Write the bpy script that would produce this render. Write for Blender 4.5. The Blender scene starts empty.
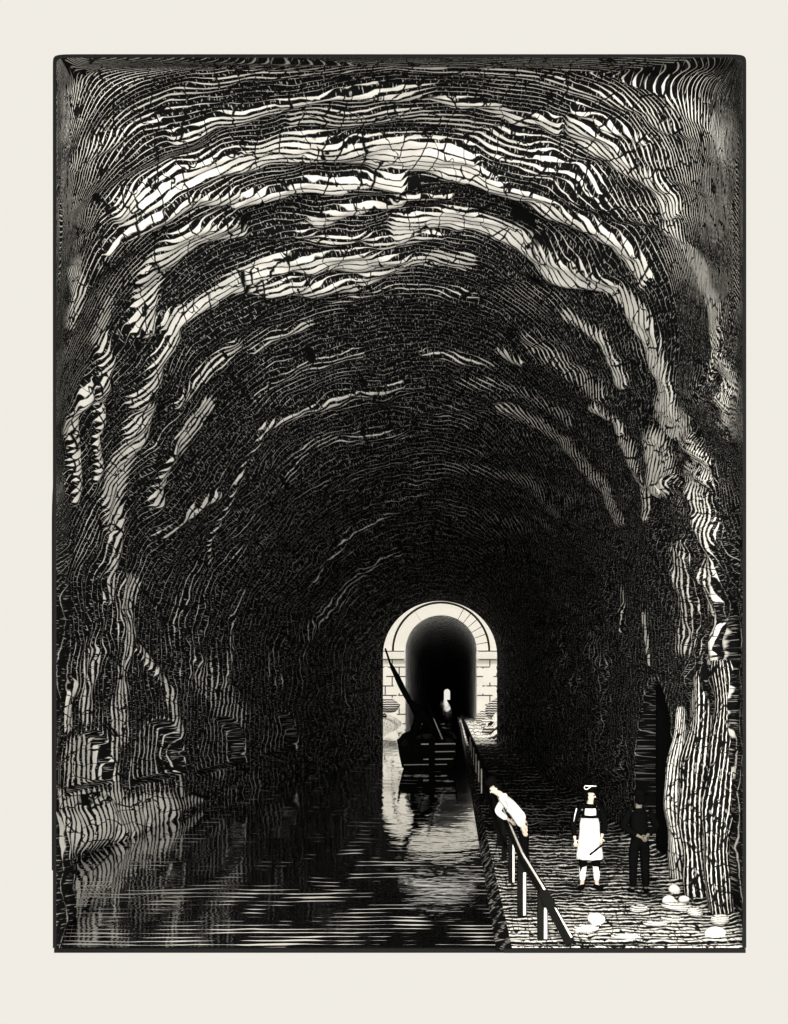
import bpy, bmesh, math, random
import numpy as np
from mathutils import Vector, Matrix
random.seed(7); np.random.seed(7)
S = bpy.context.scene
C = S.collection
# ------------------------------------------------------------------ camera
EYE = 3.5
cam_d = bpy.data.cameras.new('camera'); cam = bpy.data.objects.new('camera', cam_d); C.objects.link(cam)
cam.location = (0, 0, EYE); cam.rotation_euler = (math.pi/2, 0, 0)
cam_d.sensor_fit = 'VERTICAL'; cam_d.sensor_height = 36; cam_d.lens = 900/1024*36
cam_d.shift_x = -61/1024; cam_d.shift_y = 183/1024
cam_d.clip_start = .1; cam_d.clip_end = 4000
S.camera = cam
# ------------------------------------------------------------------ daylight
W = bpy.data.worlds.new('pale_sky'); S.world = W; W.use_nodes = True
bg = W.node_tree.nodes['Background']; bg.inputs[0].default_value = (.875, .843, .775, 1); bg.inputs[1].default_value = 1.0
def lamp(name, kind, loc, direction, energy, color, **k):
    l = bpy.data.lights.new(name, kind); l.energy = energy; l.color = color
    for a, b in k.items(): setattr(l, a, b)
    o = bpy.data.objects.new(name, l); C.objects.link(o); o.location = loc
    o.rotation_euler = Vector(direction).to_track_quat('-Z', 'Y').to_euler()
    return o
lamp('sun', 'SUN', (0, -20, 40), (.16, .62, -.77), 2.0, (1, .985, .94), angle=math.radians(2))
lamp('daylight_at_tunnel_mouth', 'AREA', (2.5, -3.5, 3.0), (-.12, 1, .1), 9500, (1, .985, .95), shape='RECTANGLE', size=15, size_y=9)
vs = S.view_settings
S.display_settings.display_device = 'sRGB'
vs.view_transform = 'Standard'; vs.look = 'None'; vs.gamma = 1; vs.exposure = 0; vs.use_curve_mapping = False
S.cycles.max_bounces = 6

# ------------------------------------------------------------------ materials
CREAM = (.86, .83, .765, 1); INK = (.006, .006, .006, 1)
def newmat(name):
    m = bpy.data.materials.new(name); m.use_nodes = True
    nt = m.node_tree; b = nt.nodes['Principled BSDF']
    return m, nt, b
def plain(name, col, rough=.9, spec=.1, bump=0, scale=30):
    m, nt, b = newmat(name)
    tc = nt.nodes.new('ShaderNodeTexCoord'); n = nt.nodes.new('ShaderNodeTexNoise'); n.inputs['Scale'].default_value = scale; n.inputs['Detail'].default_value = 3
    nt.links.new(tc.outputs['Object'], n.inputs['Vector'])
    mx = nt.nodes.new('ShaderNodeMix'); mx.data_type = 'RGBA'
    mx.inputs[6].default_value = (*[c*.72 for c in col], 1); mx.inputs[7].default_value = (*[min(1, c*1.12) for c in col], 1)
    nt.links.new(n.outputs[0], mx.inputs[0]); nt.links.new(mx.outputs[2], b.inputs['Base Color'])
    b.inputs['Roughness'].default_value = rough; b.inputs['Specular IOR Level'].default_value = spec
    if bump:
        bp = nt.nodes.new('ShaderNodeBump'); bp.inputs['Strength'].default_value = bump; bp.inputs['Distance'].default_value = .02
        nt.links.new(n.outputs[0], bp.inputs['Height']); nt.links.new(bp.outputs[0], b.inputs['Normal'])
    return m
class NB:
    """tiny node-graph helper"""
    def __init__(s, nt): s.nt = nt
    def n(s, t): return s.nt.nodes.new(t)
    def put(s, sock, v):
        if isinstance(v, (int, float)): sock.default_value = v
        elif isinstance(v, tuple): sock.default_value = v
        else: s.nt.links.new(v, sock)
    def m(s, op, a, b=None, c=None, clamp=False):
        q = s.n('ShaderNodeMath'); q.operation = op; q.use_clamp = clamp
        s.put(q.inputs[0], a)
        if b is not None: s.put(q.inputs[1], b)
        if c is not None: s.put(q.inputs[2], c)
        return q.outputs[0]
    def ss(s, x, a, b):
        q = s.n('ShaderNodeMapRange'); q.interpolation_type = 'SMOOTHSTEP'
        s.put(q.inputs[0], x); s.put(q.inputs[1], a); s.put(q.inputs[2], b); q.inputs[3].default_value = 0; q.inputs[4].default_value = 1
        return q.outputs[0]
    def comb(s, x, y, z=0.):
        q = s.n('ShaderNodeCombineXYZ'); s.put(q.inputs[0], x); s.put(q.inputs[1], y); s.put(q.inputs[2], z); return q.outputs[0]
    def noise(s, v, scale=1., detail=2., rough=.5):
        q = s.n('ShaderNodeTexNoise'); s.put(q.inputs['Vector'], v); q.inputs['Scale'].default_value = scale; q.inputs['Detail'].default_value = detail; q.inputs['Roughness'].default_value = rough
        return q.outputs[0]
    def mix(s, f, a, b):
        q = s.n('ShaderNodeMix'); q.data_type = 'RGBA'; s.put(q.inputs[0], f); s.put(q.inputs[6], a); s.put(q.inputs[7], b); return q.outputs[2]
def hatch(name, warp=.8, wu=14., wv=.12, crack=True, speck=.5, tone_gain=1., rough=.95, light=CREAM, dark=INK, jag=.5, spu=360., cap=.8, brk=.34, side=False):
    """cut stone whose chisel grooves (uv V counts the grooves, U runs along them) are
    wide and pale where the tone is pale ('tone' attribute), thin where it is dark"""
    m, nt, b = newmat(name); g = NB(nt)
    uv = g.n('ShaderNodeUVMap'); uv.uv_map = 'UVMap'
    sp = g.n('ShaderNodeSeparateXYZ'); g.put(sp.inputs[0], uv.outputs[0]); U, V = sp.outputs[0], sp.outputs[1]
    at = g.n('ShaderNodeAttribute'); at.attribute_name = 'tone'; T = g.m('MULTIPLY', at.outputs['Fac'], tone_gain)
    w1 = g.noise(g.comb(g.m('MULTIPLY', U, wu), g.m('MULTIPLY', V, wv)), 1., 1.5)
    w2 = g.noise(g.comb(g.m('MULTIPLY', U, wu*5), g.m('MULTIPLY', V, wv*2.5)), 1., 1.)
    if side:      # closer beds on the low right wall are cut with wider grooves
        sw = g.m('GREATER_THAN', g.m('ADD', U, g.m('MULTIPLY', g.noise(g.comb(g.m('MULTIPLY', U, 9.), g.m('MULTIPLY', V, .12)), 1., 2.), .5)), 1.12)
        V0 = V; V = g.m('MULTIPLY', V, g.m('SUBTRACT', 1., g.m('MULTIPLY', sw, .38)))
    v = g.m('ADD', V, g.m('MULTIPLY', w1, warp*4)); v = g.m('ADD', v, g.m('MULTIPLY', w2, jag))
    tri = g.m('ABSOLUTE', g.m('SUBTRACT', g.m('MULTIPLY', g.m('FRACT', v), 2.), 1.))
    br = g.noise(g.comb(g.m('MULTIPLY', U, wu*3.1), g.m('MULTIPLY', V, .45)), 1., 4., .65)
    t = g.m('ADD', T, g.m('MULTIPLY', g.m('SUBTRACT', br, .5), g.m('ADD', g.m('MULTIPLY', T, 1.3), brk)))
    t = g.m('MINIMUM', t, cap)
    th = g.m('SUBTRACT', 1.0, t)
    line = g.ss(tri, g.m('SUBTRACT', th, .10), g.m('ADD', th, .10))
    if speck:
        sn = g.noise(g.comb(g.m('MULTIPLY', U, spu), g.m('MULTIPLY', V, 1.4)), 1., 1.)
        line = g.m('MAXIMUM', line, g.m('MULTIPLY', g.ss(sn, .61, .68), speck))
    if crack:
        vo = g.n('ShaderNodeTexVoronoi'); vo.feature = 'DISTANCE_TO_EDGE'; vo.inputs['Scale'].default_value = 1
        wob = g.m('MULTIPLY', g.noise(g.comb(g.m('MULTIPLY', U, 60.), g.m('MULTIPLY', V, .5)), 1., 1.), .6)
        g.put(vo.inputs['Vector'], g.comb(g.m('ADD', g.m('MULTIPLY', U, 22.), wob), g.m('ADD', g.m('MULTIPLY', V, .17), wob)))
        line = g.m('MULTIPLY', line, g.ss(vo.outputs[0], .01, .035))
    g.put(b.inputs['Base Color'], g.mix(line, dark, light))
    b.inputs['Roughness'].default_value = rough; b.inputs['Specular IOR Level'].default_value = 0.02
    return m
M = {}
M['rock'] = hatch('hewn_chalk_rock', wu=7, wv=.10, side=True, brk=.3)
M['path'] = hatch('trodden_towpath', warp=.35, wu=9, wv=.3, jag=.4, speck=.3, spu=40)
M['stone'] = hatch('loose_stone', warp=.3, crack=False, speck=0)
M['darkrock'] = plain('black_rock', (.008, .008, .008), 1, 0)
M['white'] = plain('white_cloth', (.86, .84, .78), .9, .05, scale=14)
M['cream'] = plain('pale_stone', (.86, .83, .765), .9, .05, .4, 8)
M['ink'] = plain('black_cloth', (.0025, .0025, .0025), .95, .01, scale=20)
M['skin'] = plain('skin', (.5, .42, .34), .7, .2)
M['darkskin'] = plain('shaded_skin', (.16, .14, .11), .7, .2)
M['wood'] = plain('tarred_timber', (.004, .004, .0035), .9, .03, .5, 6)
M['rail'] = plain('weathered_timber', (.006, .006, .005), .9, .03, .5, 9)
M['palewood'] = plain('pale_timber', (.7, .67, .6), .8, .1, .5, 9)

# ------------------------------------------------------------------ mesh helpers
def mesh(name, verts, faces, m, parent=None, smooth=True, mods=None, uv=None, tone=None):
    me = bpy.data.meshes.new(name); me.from_pydata([tuple(v) for v in verts], [], [tuple(f) for f in faces]); me.update()
    bm = bmesh.new(); bm.from_mesh(me); bmesh.ops.recalc_face_normals(bm, faces=bm.faces); bm.to_mesh(me); bm.free()
    for p in me.polygons: p.use_smooth = smooth
    me.materials.append(m)
    o = bpy.data.objects.new(name, me); C.objects.link(o)
    if parent: o.parent = parent
    return o
def link(name, bm, m, parent=None, smooth=False, tone=None, uvs=None):
    bmesh.ops.recalc_face_normals(bm, faces=bm.faces)
    me = bpy.data.meshes.new(name); bm.to_mesh(me); bm.free()
    for p in me.polygons: p.use_smooth = smooth
    me.materials.append(m)
    if tone is not None:
        a = me.attributes.new('tone', 'FLOAT', 'POINT'); a.data.foreach_set('value', [tone]*len(me.vertices))
        uvl = me.uv_layers.new(name='UVMap')
        su, sv = uvs or (1, 1)
        for l in me.loops:
            c = me.vertices[l.vertex_index].co; uvl.data[l.index].uv = (c.z*su + c.y*.3*su, c.x*sv + c.y*sv*.4) if sv > 0 else (c.x*su, -c.z*sv)
    o = bpy.data.objects.new(name, me); C.objects.link(o)
    if parent: o.parent = parent
    return o
def empty(name, loc, rz=0, label=None, cat=None, group=None):
    o = bpy.data.objects.new(name, None); C.objects.link(o); o.location = loc; o.rotation_euler = (0, 0, rz); o.empty_display_size = .2
    if label: tag(o, label, cat, group)
    return o
def tag(o, label, cat, group=None):
    o['label'] = label; o['category'] = cat
    if group: o['group'] = group
    return o
def struct(o, label, cat='setting'):
    o['kind'] = 'structure'; o['label'] = label; o['category'] = cat; return o
def copy_tree(o, parent=None):
    c = o.copy(); C.objects.link(c)
    if parent: c.parent = parent
    for ch in o.children: copy_tree(ch, c)
    return c
def tube(bm, pts, rads, seg=8, squash=1.0):
    """smooth tapering tube through points"""
    pts = [Vector(p) for p in pts]
    if isinstance(rads, (int, float)): rads = [rads]*len(pts)
    rings = []; prev = None
    for i, p in enumerate(pts):
        t = (pts[min(i+1, len(pts)-1)] - pts[max(i-1, 0)]).normalized()
        if prev is None:
            a = Vector((0, 0, 1)) if abs(t.z) < .9 else Vector((1, 0, 0)); n = t.cross(a).normalized()
        else: n = (prev - t*prev.dot(t)).normalized()
        prev = n; b = t.cross(n)
        rings.append([bm.verts.new(p + (n*math.cos(k/seg*2*math.pi) + b*math.sin(k/seg*2*math.pi)*squash)*rads[i]) for k in range(seg)])
    for a, b in zip(rings, rings[1:]):
        for k in range(seg): bm.faces.new((a[k], a[(k+1) % seg], b[(k+1) % seg], b[k]))
    bm.faces.new(rings[0][::-1]); bm.faces.new(rings[-1])
def beam(bm, a, b, w, h, up=(0, 0, 1), w2=None, h2=None):
    a, b = Vector(a), Vector(b); t = (b-a).normalized(); s = t.cross(Vector(up)).normalized(); u = s.cross(t)
    w2 = w2 or w; h2 = h2 or h; vs = []
    for p, ww, hh in ((a, w, h), (b, w2, h2)):
        for i, j in ((-1, -1), (1, -1), (1, 1), (-1, 1)): vs.append(bm.verts.new(p + s*i*ww/2 + u*j*hh/2))
    for f in ((0, 1, 2, 3), (7, 6, 5, 4), (0, 4, 5, 1), (1, 5, 6, 2), (2, 6, 7, 3), (3, 7, 4, 0)): bm.faces.new([vs[i] for i in f])
def bevel(bm, w=.01, seg=2): bmesh.ops.bevel(bm, geom=bm.edges[:], offset=w, segments=seg, affect='EDGES', clamp_overlap=True)
def blob(bm, c, r, rough=.18, sub=2, seed=0):
    rnd = random.Random(seed); d0 = len(bm.verts)
    res = bmesh.ops.create_icosphere(bm, subdivisions=sub, radius=1)
    dirs = [Vector((rnd.uniform(-1, 1), rnd.uniform(-1, 1), rnd.uniform(-1, 1))).normalized() for _ in range(9)]
    amp = [rnd.uniform(-1, 1) for _ in dirs]
    for v in res['verts']:
        n = v.co.normalized(); f = 1 + rough*sum(a*max(0, n.dot(d))**3 for a, d in zip(amp, dirs))
        v.co = Vector((n.x*r[0]*f + c[0], n.y*r[1]*f + c[1], n.z*r[2]*f + c[2]))

# value noise on arrays
def vnoise(x, y, seed=0):
    rs = np.random.RandomState(seed); P = rs.rand(256, 256)
    xi = np.floor(x).astype(int); yi = np.floor(y).astype(int); fx = x-xi; fy = y-yi
    fx = fx*fx*(3-2*fx); fy = fy*fy*(3-2*fy)
    a = P[xi % 256, yi % 256]; b = P[(xi+1) % 256, yi % 256]; c = P[xi % 256, (yi+1) % 256]; d = P[(xi+1) % 256, (yi+1) % 256]
    return (a*(1-fx)+b*fx)*(1-fy) + (c*(1-fx)+d*fx)*fy - .5
def fbm(x, y, o=3, seed=0): return sum(vnoise(x*2**k, y*2**k, seed+k)/1.7**k for k in range(o))
def grid_obj(name, P, UV, T, m, parent=None, flip=False):
    """P (n,k,3) points; UV (n,k,2); T (n,k) tone"""
    n, k, _ = P.shape
    idx = np.arange(n*k).reshape(n, k)
    q = np.stack([idx[:-1, :-1], idx[1:, :-1], idx[1:, 1:], idx[:-1, 1:]], -1).reshape(-1, 4)
    if flip: q = q[:, ::-1]
    me = bpy.data.meshes.new(name); nf = len(q)
    me.vertices.add(n*k); me.vertices.foreach_set('co', P.reshape(-1).astype('f4'))
    me.loops.add(nf*4); me.loops.foreach_set('vertex_index', q.reshape(-1).astype('i4'))
    me.polygons.add(nf); me.polygons.foreach_set('loop_start', np.arange(0, nf*4, 4, dtype='i4')); me.polygons.foreach_set('loop_total', np.full(nf, 4, 'i4'))
    me.update(calc_edges=True); me.validate()
    me.polygons.foreach_set('use_smooth', np.ones(nf, bool))
    uvl = me.uv_layers.new(name='UVMap'); uvl.data.foreach_set('uv', UV.reshape(-1, 2)[q.reshape(-1)].reshape(-1).astype('f4'))
    a = me.attributes.new('tone', 'FLOAT', 'POINT'); a.data.foreach_set('value', T.reshape(-1).astype('f4'))
    me.materials.append(m); o = bpy.data.objects.new(name, me); C.objects.link(o)
    if parent: o.parent = parent
    return o

# ------------------------------------------------------------------ the near tunnel
# light on the vault ledges, painted as pale bands: (half width, paleness, [(angle round the tunnel, ln(depth/radius)), ...])
LIT_BANDS = [
    (0.0096, 0.5, [(-0.465,0.355),(-0.299,0.375)]),
    (0.0049, 0.6, [(-0.296,0.368),(-0.09,0.388)]),
    (0.0068, 0.6, [(-0.091,0.401),(0.022,0.42),(0.103,0.45),(0.175,0.448)]),
    (0.0051, 0.6, [(0.197,0.401),(0.252,0.428),(0.331,0.427)]),
    (0.0161, 0.55, [(0.205,0.439),(0.297,0.474),(0.37,0.482),(0.42,0.515)]),
    (0.015, 0.5, [(0.434,0.548),(0.498,0.595),(0.573,0.649),(0.655,0.727),(0.758,0.782)]),
    (0.0126, 0.5, [(0.749,0.804),(0.836,0.841)]),
    (0.0095, 0.3, [(-0.242,0.329),(-0.087,0.35),(0.169,0.368),(0.365,0.383)]),
    (0.0079, 0.3, [(0.225,0.32),(0.314,0.326),(0.416,0.355),(0.502,0.411)]),
    (0.0084, 0.35, [(-0.571,0.239),(-0.505,0.227),(-0.448,0.245)]),
    (0.0076, 0.28, [(-0.595,0.313),(-0.468,0.299),(-0.325,0.314),(-0.22,0.329)]),
    (0.0077, 0.3, [(-0.619,0.321),(-0.474,0.331)]),
    (0.0208, 0.6, [(-0.601,0.424),(-0.509,0.424),(-0.41,0.436),(-0.281,0.452),(-0.101,0.497)]),
    (0.0084, 0.85, [(-0.423,0.505),(-0.268,0.524),(-0.104,0.534)]),
    (0.0089, 0.6, [(-0.662,0.467),(-0.569,0.463),(-0.498,0.468),(-0.416,0.489)]),
    (0.0158, 0.7, [(-0.101,0.497),(0.0,0.513),(0.068,0.537),(0.161,0.565),(0.262,0.6),(0.378,0.652),(0.429,0.672)]),
    (0.0239, 0.85, [(-0.137,0.492),(-0.101,0.497),(0.013,0.516)]),
    (0.0164, 0.35, [(0.016,0.467),(0.137,0.492),(0.266,0.517)]),
    (0.0103, 0.4, [(-0.28,0.412),(-0.095,0.443),(0.026,0.458)]),
    (0.0175, 0.65, [(-0.703,0.613),(-0.606,0.549),(-0.518,0.524),(-0.443,0.548)]),
    (0.007, 0.8, [(-0.294,0.581),(-0.211,0.584),(-0.11,0.586)]),
    (0.004, 0.6, [(-0.11,0.582),(-0.018,0.58)]),
    (0.0106, 0.4, [(-0.323,0.612),(-0.204,0.65),(-0.033,0.673)]),
    (0.0173, 0.75, [(-0.665,0.643),(-0.521,0.658),(-0.43,0.65),(-0.313,0.675),(-0.124,0.708)]),
    (0.0159, 0.6, [(-0.493,0.665),(-0.313,0.741),(-0.137,0.736)]),
    (0.0205, 0.78, [(-0.116,0.639),(-0.019,0.635),(0.097,0.66),(0.202,0.684),(0.289,0.694),(0.374,0.72),(0.456,0.752),(0.528,0.813),(0.639,0.896)]),
    (0.0161, 0.55, [(-0.125,0.717),(0.03,0.736)]),
    (0.0362, 0.7, [(0.628,0.904),(0.688,0.932)]),
    (0.0352, 0.75, [(0.663,1.019),(0.792,1.097)]),
    (0.0204, 0.5, [(0.707,0.941),(0.865,0.985)]),
    (0.0234, 0.45, [(0.816,1.009),(0.966,1.074),(1.123,1.138),(1.255,1.191)]),
    (0.0356, 0.38, [(0.992,1.209),(1.171,1.274),(1.363,1.334)]),
    (0.0072, 0.7, [(1.147,1.134),(1.29,1.175),(1.454,1.22)]),
    (0.0141, 0.5, [(1.307,1.14),(1.445,1.174)]),
    (0.0222, 0.6, [(-0.822,0.755),(-0.925,0.785),(-1.031,0.814),(-1.108,0.842)]),
    (0.0162, 0.6, [(-0.707,0.865),(-0.844,0.884),(-1.0,0.909)]),
    (0.0092, 0.6, [(-0.868,1.043),(-1.075,0.984)]),
    (0.0065, 0.7, [(-0.864,0.618),(-0.982,0.67),(-1.1,0.734)]),
    (0.0057, 0.7, [(-0.891,0.676),(-1.032,0.764)]),
    (0.0134, 0.5, [(-1.112,0.858),(-1.306,0.906)]),
    (0.0237, 0.5, [(-1.232,0.963),(-1.448,0.987),(-1.693,0.987)]),
    (0.019, 0.42, [(-1.459,0.896),(-1.633,0.89)]),
    (0.0103, 0.7, [(-1.535,0.841),(-1.661,0.837)]),
    (0.0136, 0.5, [(-1.427,1.033),(-1.553,1.143),(-1.706,1.184)]),
    (0.0169, 0.3, [(-1.124,1.31),(-1.318,1.341),(-1.472,1.351)]),
    (0.063, 0.3, [(-1.481,1.257),(-1.675,1.408)]),
    (0.0109, 0.5, [(-0.716,0.443),(-0.753,0.498),(-0.8,0.522)]),
    (0.0122, 0.45, [(-0.714,0.544),(-0.872,0.661)]),
    (0.0155, 0.5, [(-0.669,0.665),(-0.832,0.72)]),
    (0.0146, 0.45, [(-0.554,0.771),(-0.67,0.784),(-0.749,0.804)]),
    (0.0075, 0.5, [(-0.374,0.812),(-0.525,0.814)]),
    (0.0111, 0.32, [(-0.269,0.922),(-0.483,0.906),(-0.596,0.926)]),
    (0.0078, 0.5, [(-0.176,1.05),(-0.45,1.021),(-0.625,1.013)]),
    (0.005, 0.4, [(-0.625,1.013),(-0.861,1.096),(-1.078,1.171)]),
    (0.018, 0.22, [(-0.205,1.202),(-0.512,1.14),(-0.678,1.182)]),
    (0.0106, 0.3, [(-0.312,1.543),(-0.634,1.543),(-0.891,1.602)]),
    (0.0324, 0.22, [(-0.394,1.767),(-0.851,1.781),(-1.187,1.743)]),
    (0.0088, 0.35, [(-0.092,0.955),(0.108,0.994)]),
    (0.0105, 0.6, [(0.291,0.817),(0.37,0.838),(0.49,0.918)]),
    (0.0171, 0.32, [(0.201,0.901),(0.315,0.938),(0.448,0.982)]),
    (0.0072, 0.7, [(0.118,0.952),(0.199,0.96)]),
    (0.0185, 0.35, [(0.155,1.127),(0.374,1.17),(0.557,1.223),(0.765,1.305)]),
    (0.0093, 0.7, [(0.443,1.014),(0.564,1.047)]),
    (0.0138, 0.5, [(0.592,1.071),(0.71,1.128),(0.822,1.208)]),
    (0.0106, 0.4, [(1.01,1.518),(1.2,1.614)]),
    (0.0075, 0.7, [(1.16,1.49),(1.412,1.527)]),
    (0.0233, 0.42, [(1.467,1.202),(1.791,1.14),(2.174,0.963)]),
    (0.0545, 0.62, [(-1.905,0.767),(-1.924,0.895),(-1.931,1.049)]),
    (0.0211, 0.6, [(-1.832,0.794),(-1.862,0.939)]),
    (0.0169, 0.4, [(-1.948,1.042),(-1.948,1.188)]),
    (0.0145, 0.5, [(-1.556,0.982),(-1.873,0.936)]),
    (0.0087, 0.6, [(-1.732,1.165),(-1.917,1.117)]),
    (0.026, 0.5, [(-1.715,0.852),(-1.806,0.847)]),
    (0.0384, 0.22, [(-1.749,1.066),(-1.877,1.051)]),
    (0.04, 0.2, [(-1.752,1.285),(-1.874,1.275)]),
    (0.013, 0.22, [(0.016,1.05),(0.211,1.066),(0.396,1.105)]),
    (0.0098, 0.25, [(-0.306,0.776),(-0.135,0.789),(0.062,0.809)]),
    (0.0226, 0.18, [(-0.067,1.384),(0.294,1.388),(0.516,1.442)]),
]
D0, D1 = 11.2, 57.0
def smooth_interp(x, xs, ys):
    # monotone-ish smooth interpolation
    xf = np.linspace(xs[0], xs[-1], 600); yf = np.interp(xf, xs, ys)
    k = np.hanning(25); k /= k.sum(); yp = np.pad(yf, 12, mode='reflect', reflect_type='odd'); ys2 = np.convolve(yp, k, 'valid')
    return np.interp(x, xf, ys2)
def prof(d):
    xl = np.interp(d, [11.2, 14, 18.2, 21, 30, 40, 47, 53, 57], [-4.96, -6.12, -8.0, -8.12, -7.8, -7.25, -6.8, -5.9, -4.56])
    xr = np.interp(d, [11.2, 12.6, 16, 30, 45, 57], [3.58, 3.97, 3.95, 3.7, 3.3, 2.66])
    xc = np.interp(d, [11.2, 18, 30, 57], [-.75, -1.1, -1.1, -.95])
    h = np.interp(d, [11.2, 13, 15.5, 18.3, 25, 40, 50, 57], [7.93, 9.05, 9.7, 10., 9.8, 8.2, 7.0, 5.95])
    sp = np.interp(d, [11.2, 14, 18, 30, 57], [6.6, 4.6, 3.4, 2.8, 2.5])
    ex = np.interp(d, [11.2, 13, 16, 20, 57], [60, 5, 2.6, 2.15, 2.0])
    zb = np.maximum(-.04, EYE - .2812*d)
    return xl, xr, xc, h, sp, ex, zb
def surf(u, d, grow=0.):
    xl, xr, xc, h, sp, ex, zb = prof(d); xl = xl-grow; xr = xr+grow; h = h+grow
    zs = EYE+sp; zt = EYE+h
    t = np.clip(u, 0, 1); X = np.where(u <= 1, xl, xr); Z = np.where(u <= 1, zb+(zs-zb)*t, zb+(zs-zb)*(4-np.clip(u, 3, 4)))
    a = (np.clip(u, 1, 3)-1)*math.pi/2                      # 0 left spring, pi right spring
    ca, sa = np.cos(a), np.sin(a)
    e = 2/ex
    x2 = xc - np.sign(ca)*np.abs(ca)**e*np.where(ca > 0, xc-xl, xr-xc)
    z2 = zs + np.abs(sa)**e*(zt-zs)
    mid = (u > 1) & (u < 3)
    return np.where(mid, x2, X), np.where(mid, z2, Z)
NU, ND = 150, 560
us = np.concatenate([np.linspace(0, 1, 170, endpoint=False), 1+np.linspace(0, 1, 150, endpoint=False), 2+np.linspace(0, 1, 150, endpoint=False), np.linspace(3, 4, 130)])
ds = D0*(D1/D0)**np.linspace(0, 1, ND)
Ug, Dg = np.meshgrid(us, ds, indexing='ij')
X, Z = surf(Ug, Dg)
TH = np.arctan2(X, Z-EYE); RHO = np.hypot(X, Z-EYE); Q = np.log(Dg/RHO)
def seg_d(px, py, ax, ay, bx, by):
    vx, vy = bx-ax, by-ay; L = vx*vx+vy*vy+1e-12
    t = np.clip(((px-ax)*vx+(py-ay)*vy)/L, 0, 1)
    return np.hypot(px-ax-t*vx, py-ay-t*vy)
lit_band = np.zeros_like(X)
wobx = fbm(TH*9, Q*14, 3, 3)*.05; woby = fbm(TH*9+40, Q*14, 3, 5)*.02
for hw, tn, pts in LIT_BANDS:
    dist = np.full_like(X, 9.)
    for (a0, q0), (a1, q1) in zip(pts, pts[1:]): dist = np.minimum(dist, seg_d(TH+wobx*.3, Q+woby, a0, q0, a1, q1))
    tn = tn*(.35+.65*np.clip((Dg-11.6)/1.6, 0, 1)) if 1 else tn
    s = 1-np.clip((dist-hw*.62)/(hw*.6+.004), 0, 1); s = s*s*(3-2*s)
    lit_band = np.maximum(lit_band, s*tn)
base = np.interp(Q, [.2, .5, .9, 1.4, 2.2], [.15, .10, .0, -.07, -.1]) + .22*fbm(TH*6, Q*30, 3, 11) + .2*fbm(TH*2.2, Q*5, 2, 19)  # shade deepening along the tunnel is put into the base tone
tone = np.clip(np.maximum(base, lit_band*1.0+.3*base*(lit_band > .1)), -.2, .95)
# relief: the painted bright bands stand proud as ledges, lumpy rock between
rel = .16*lit_band*np.clip((Dg-D0)/2, 0, 1) + (.5*fbm(TH*4, Q*11, 3, 31)+.22*np.abs(fbm(TH*9, Q*30, 2, 37)))*np.clip((Dg-D0)/3, 0, 1)*.7
rel = np.clip(rel, -.03, 1.2)*np.clip((D1-Dg)/3, 0, 1)
# arched recesses in the side walls: (side, centre depth, half length, sill z, crown z, depth)
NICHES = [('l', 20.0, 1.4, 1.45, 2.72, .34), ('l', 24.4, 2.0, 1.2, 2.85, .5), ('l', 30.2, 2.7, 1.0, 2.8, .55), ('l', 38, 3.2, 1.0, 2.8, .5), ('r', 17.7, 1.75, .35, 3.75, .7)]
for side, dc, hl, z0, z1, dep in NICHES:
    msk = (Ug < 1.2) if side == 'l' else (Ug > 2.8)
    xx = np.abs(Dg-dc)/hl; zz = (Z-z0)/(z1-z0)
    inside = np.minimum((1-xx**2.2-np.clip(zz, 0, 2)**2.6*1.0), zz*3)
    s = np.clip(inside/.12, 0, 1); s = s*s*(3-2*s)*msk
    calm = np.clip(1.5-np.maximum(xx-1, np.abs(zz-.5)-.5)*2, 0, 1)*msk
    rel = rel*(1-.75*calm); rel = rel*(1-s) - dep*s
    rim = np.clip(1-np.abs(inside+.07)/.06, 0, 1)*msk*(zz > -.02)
    tone = tone*(1-s) + s*np.where(s > .97, (.5 if dc < 21 else .2 if dc < 26 else .1), 0) - .5*(s > .02)*(s < .97)  # recess shade put into the tone: reveals dark, farther niches darker
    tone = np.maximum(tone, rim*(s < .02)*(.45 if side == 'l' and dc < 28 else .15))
nx, nz = -X/RHO, -(Z-EYE)/RHO
P = np.stack([X+nx*rel, Dg+0*X, Z+nz*rel*(Ug > .0)], -1)
Z0 = Z
P[..., 2] = np.where((Ug < .999) | (Ug > 3.001), Z0, P[..., 2]); P[..., 0] = np.where((Ug < .999) | (Ug > 3.001), X-np.sign(X)*rel, P[..., 0])
# the near rim is hewn dark so the mouth reads as a thin black edge
_xl, _xr, _xc, _h = prof(Dg)[:4]
def sst(x, a, b): t = np.clip((x-a)/(b-a), 0, 1); return t*t*(3-2*t)
j16 = int(np.searchsorted(ds, 15.5))
_wl, _wr = sst(-TH, .75, 1.35), sst(TH, .75, 1.35)
Vc = 900/Dg/4.0*(_h*(1-_wl-_wr) + np.abs(_xl)*_wl + _h*_wr + np.where(Dg < ds[j16], RHO-RHO[:, j16:j16+1]-(_h-_h[:, j16:j16+1]), 0)*(1-_wl)*(1-_wr))
UVg = np.stack([TH, Vc], -1)
i1, i3 = 170, 470
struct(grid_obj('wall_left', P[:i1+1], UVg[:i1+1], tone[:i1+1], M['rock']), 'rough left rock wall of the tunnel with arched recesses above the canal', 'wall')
struct(grid_obj('ceiling', P[i1:i3+1], UVg[i1:i3+1], tone[i1:i3+1], M['rock']), 'high arched rock vault of the tunnel with curved bands of painted light', 'ceiling')
struct(grid_obj('wall_right', P[i3:], UVg[i3:], tone[i3:], M['rock']), 'rough right rock wall of the tunnel beside the towpath', 'wall')
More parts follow.
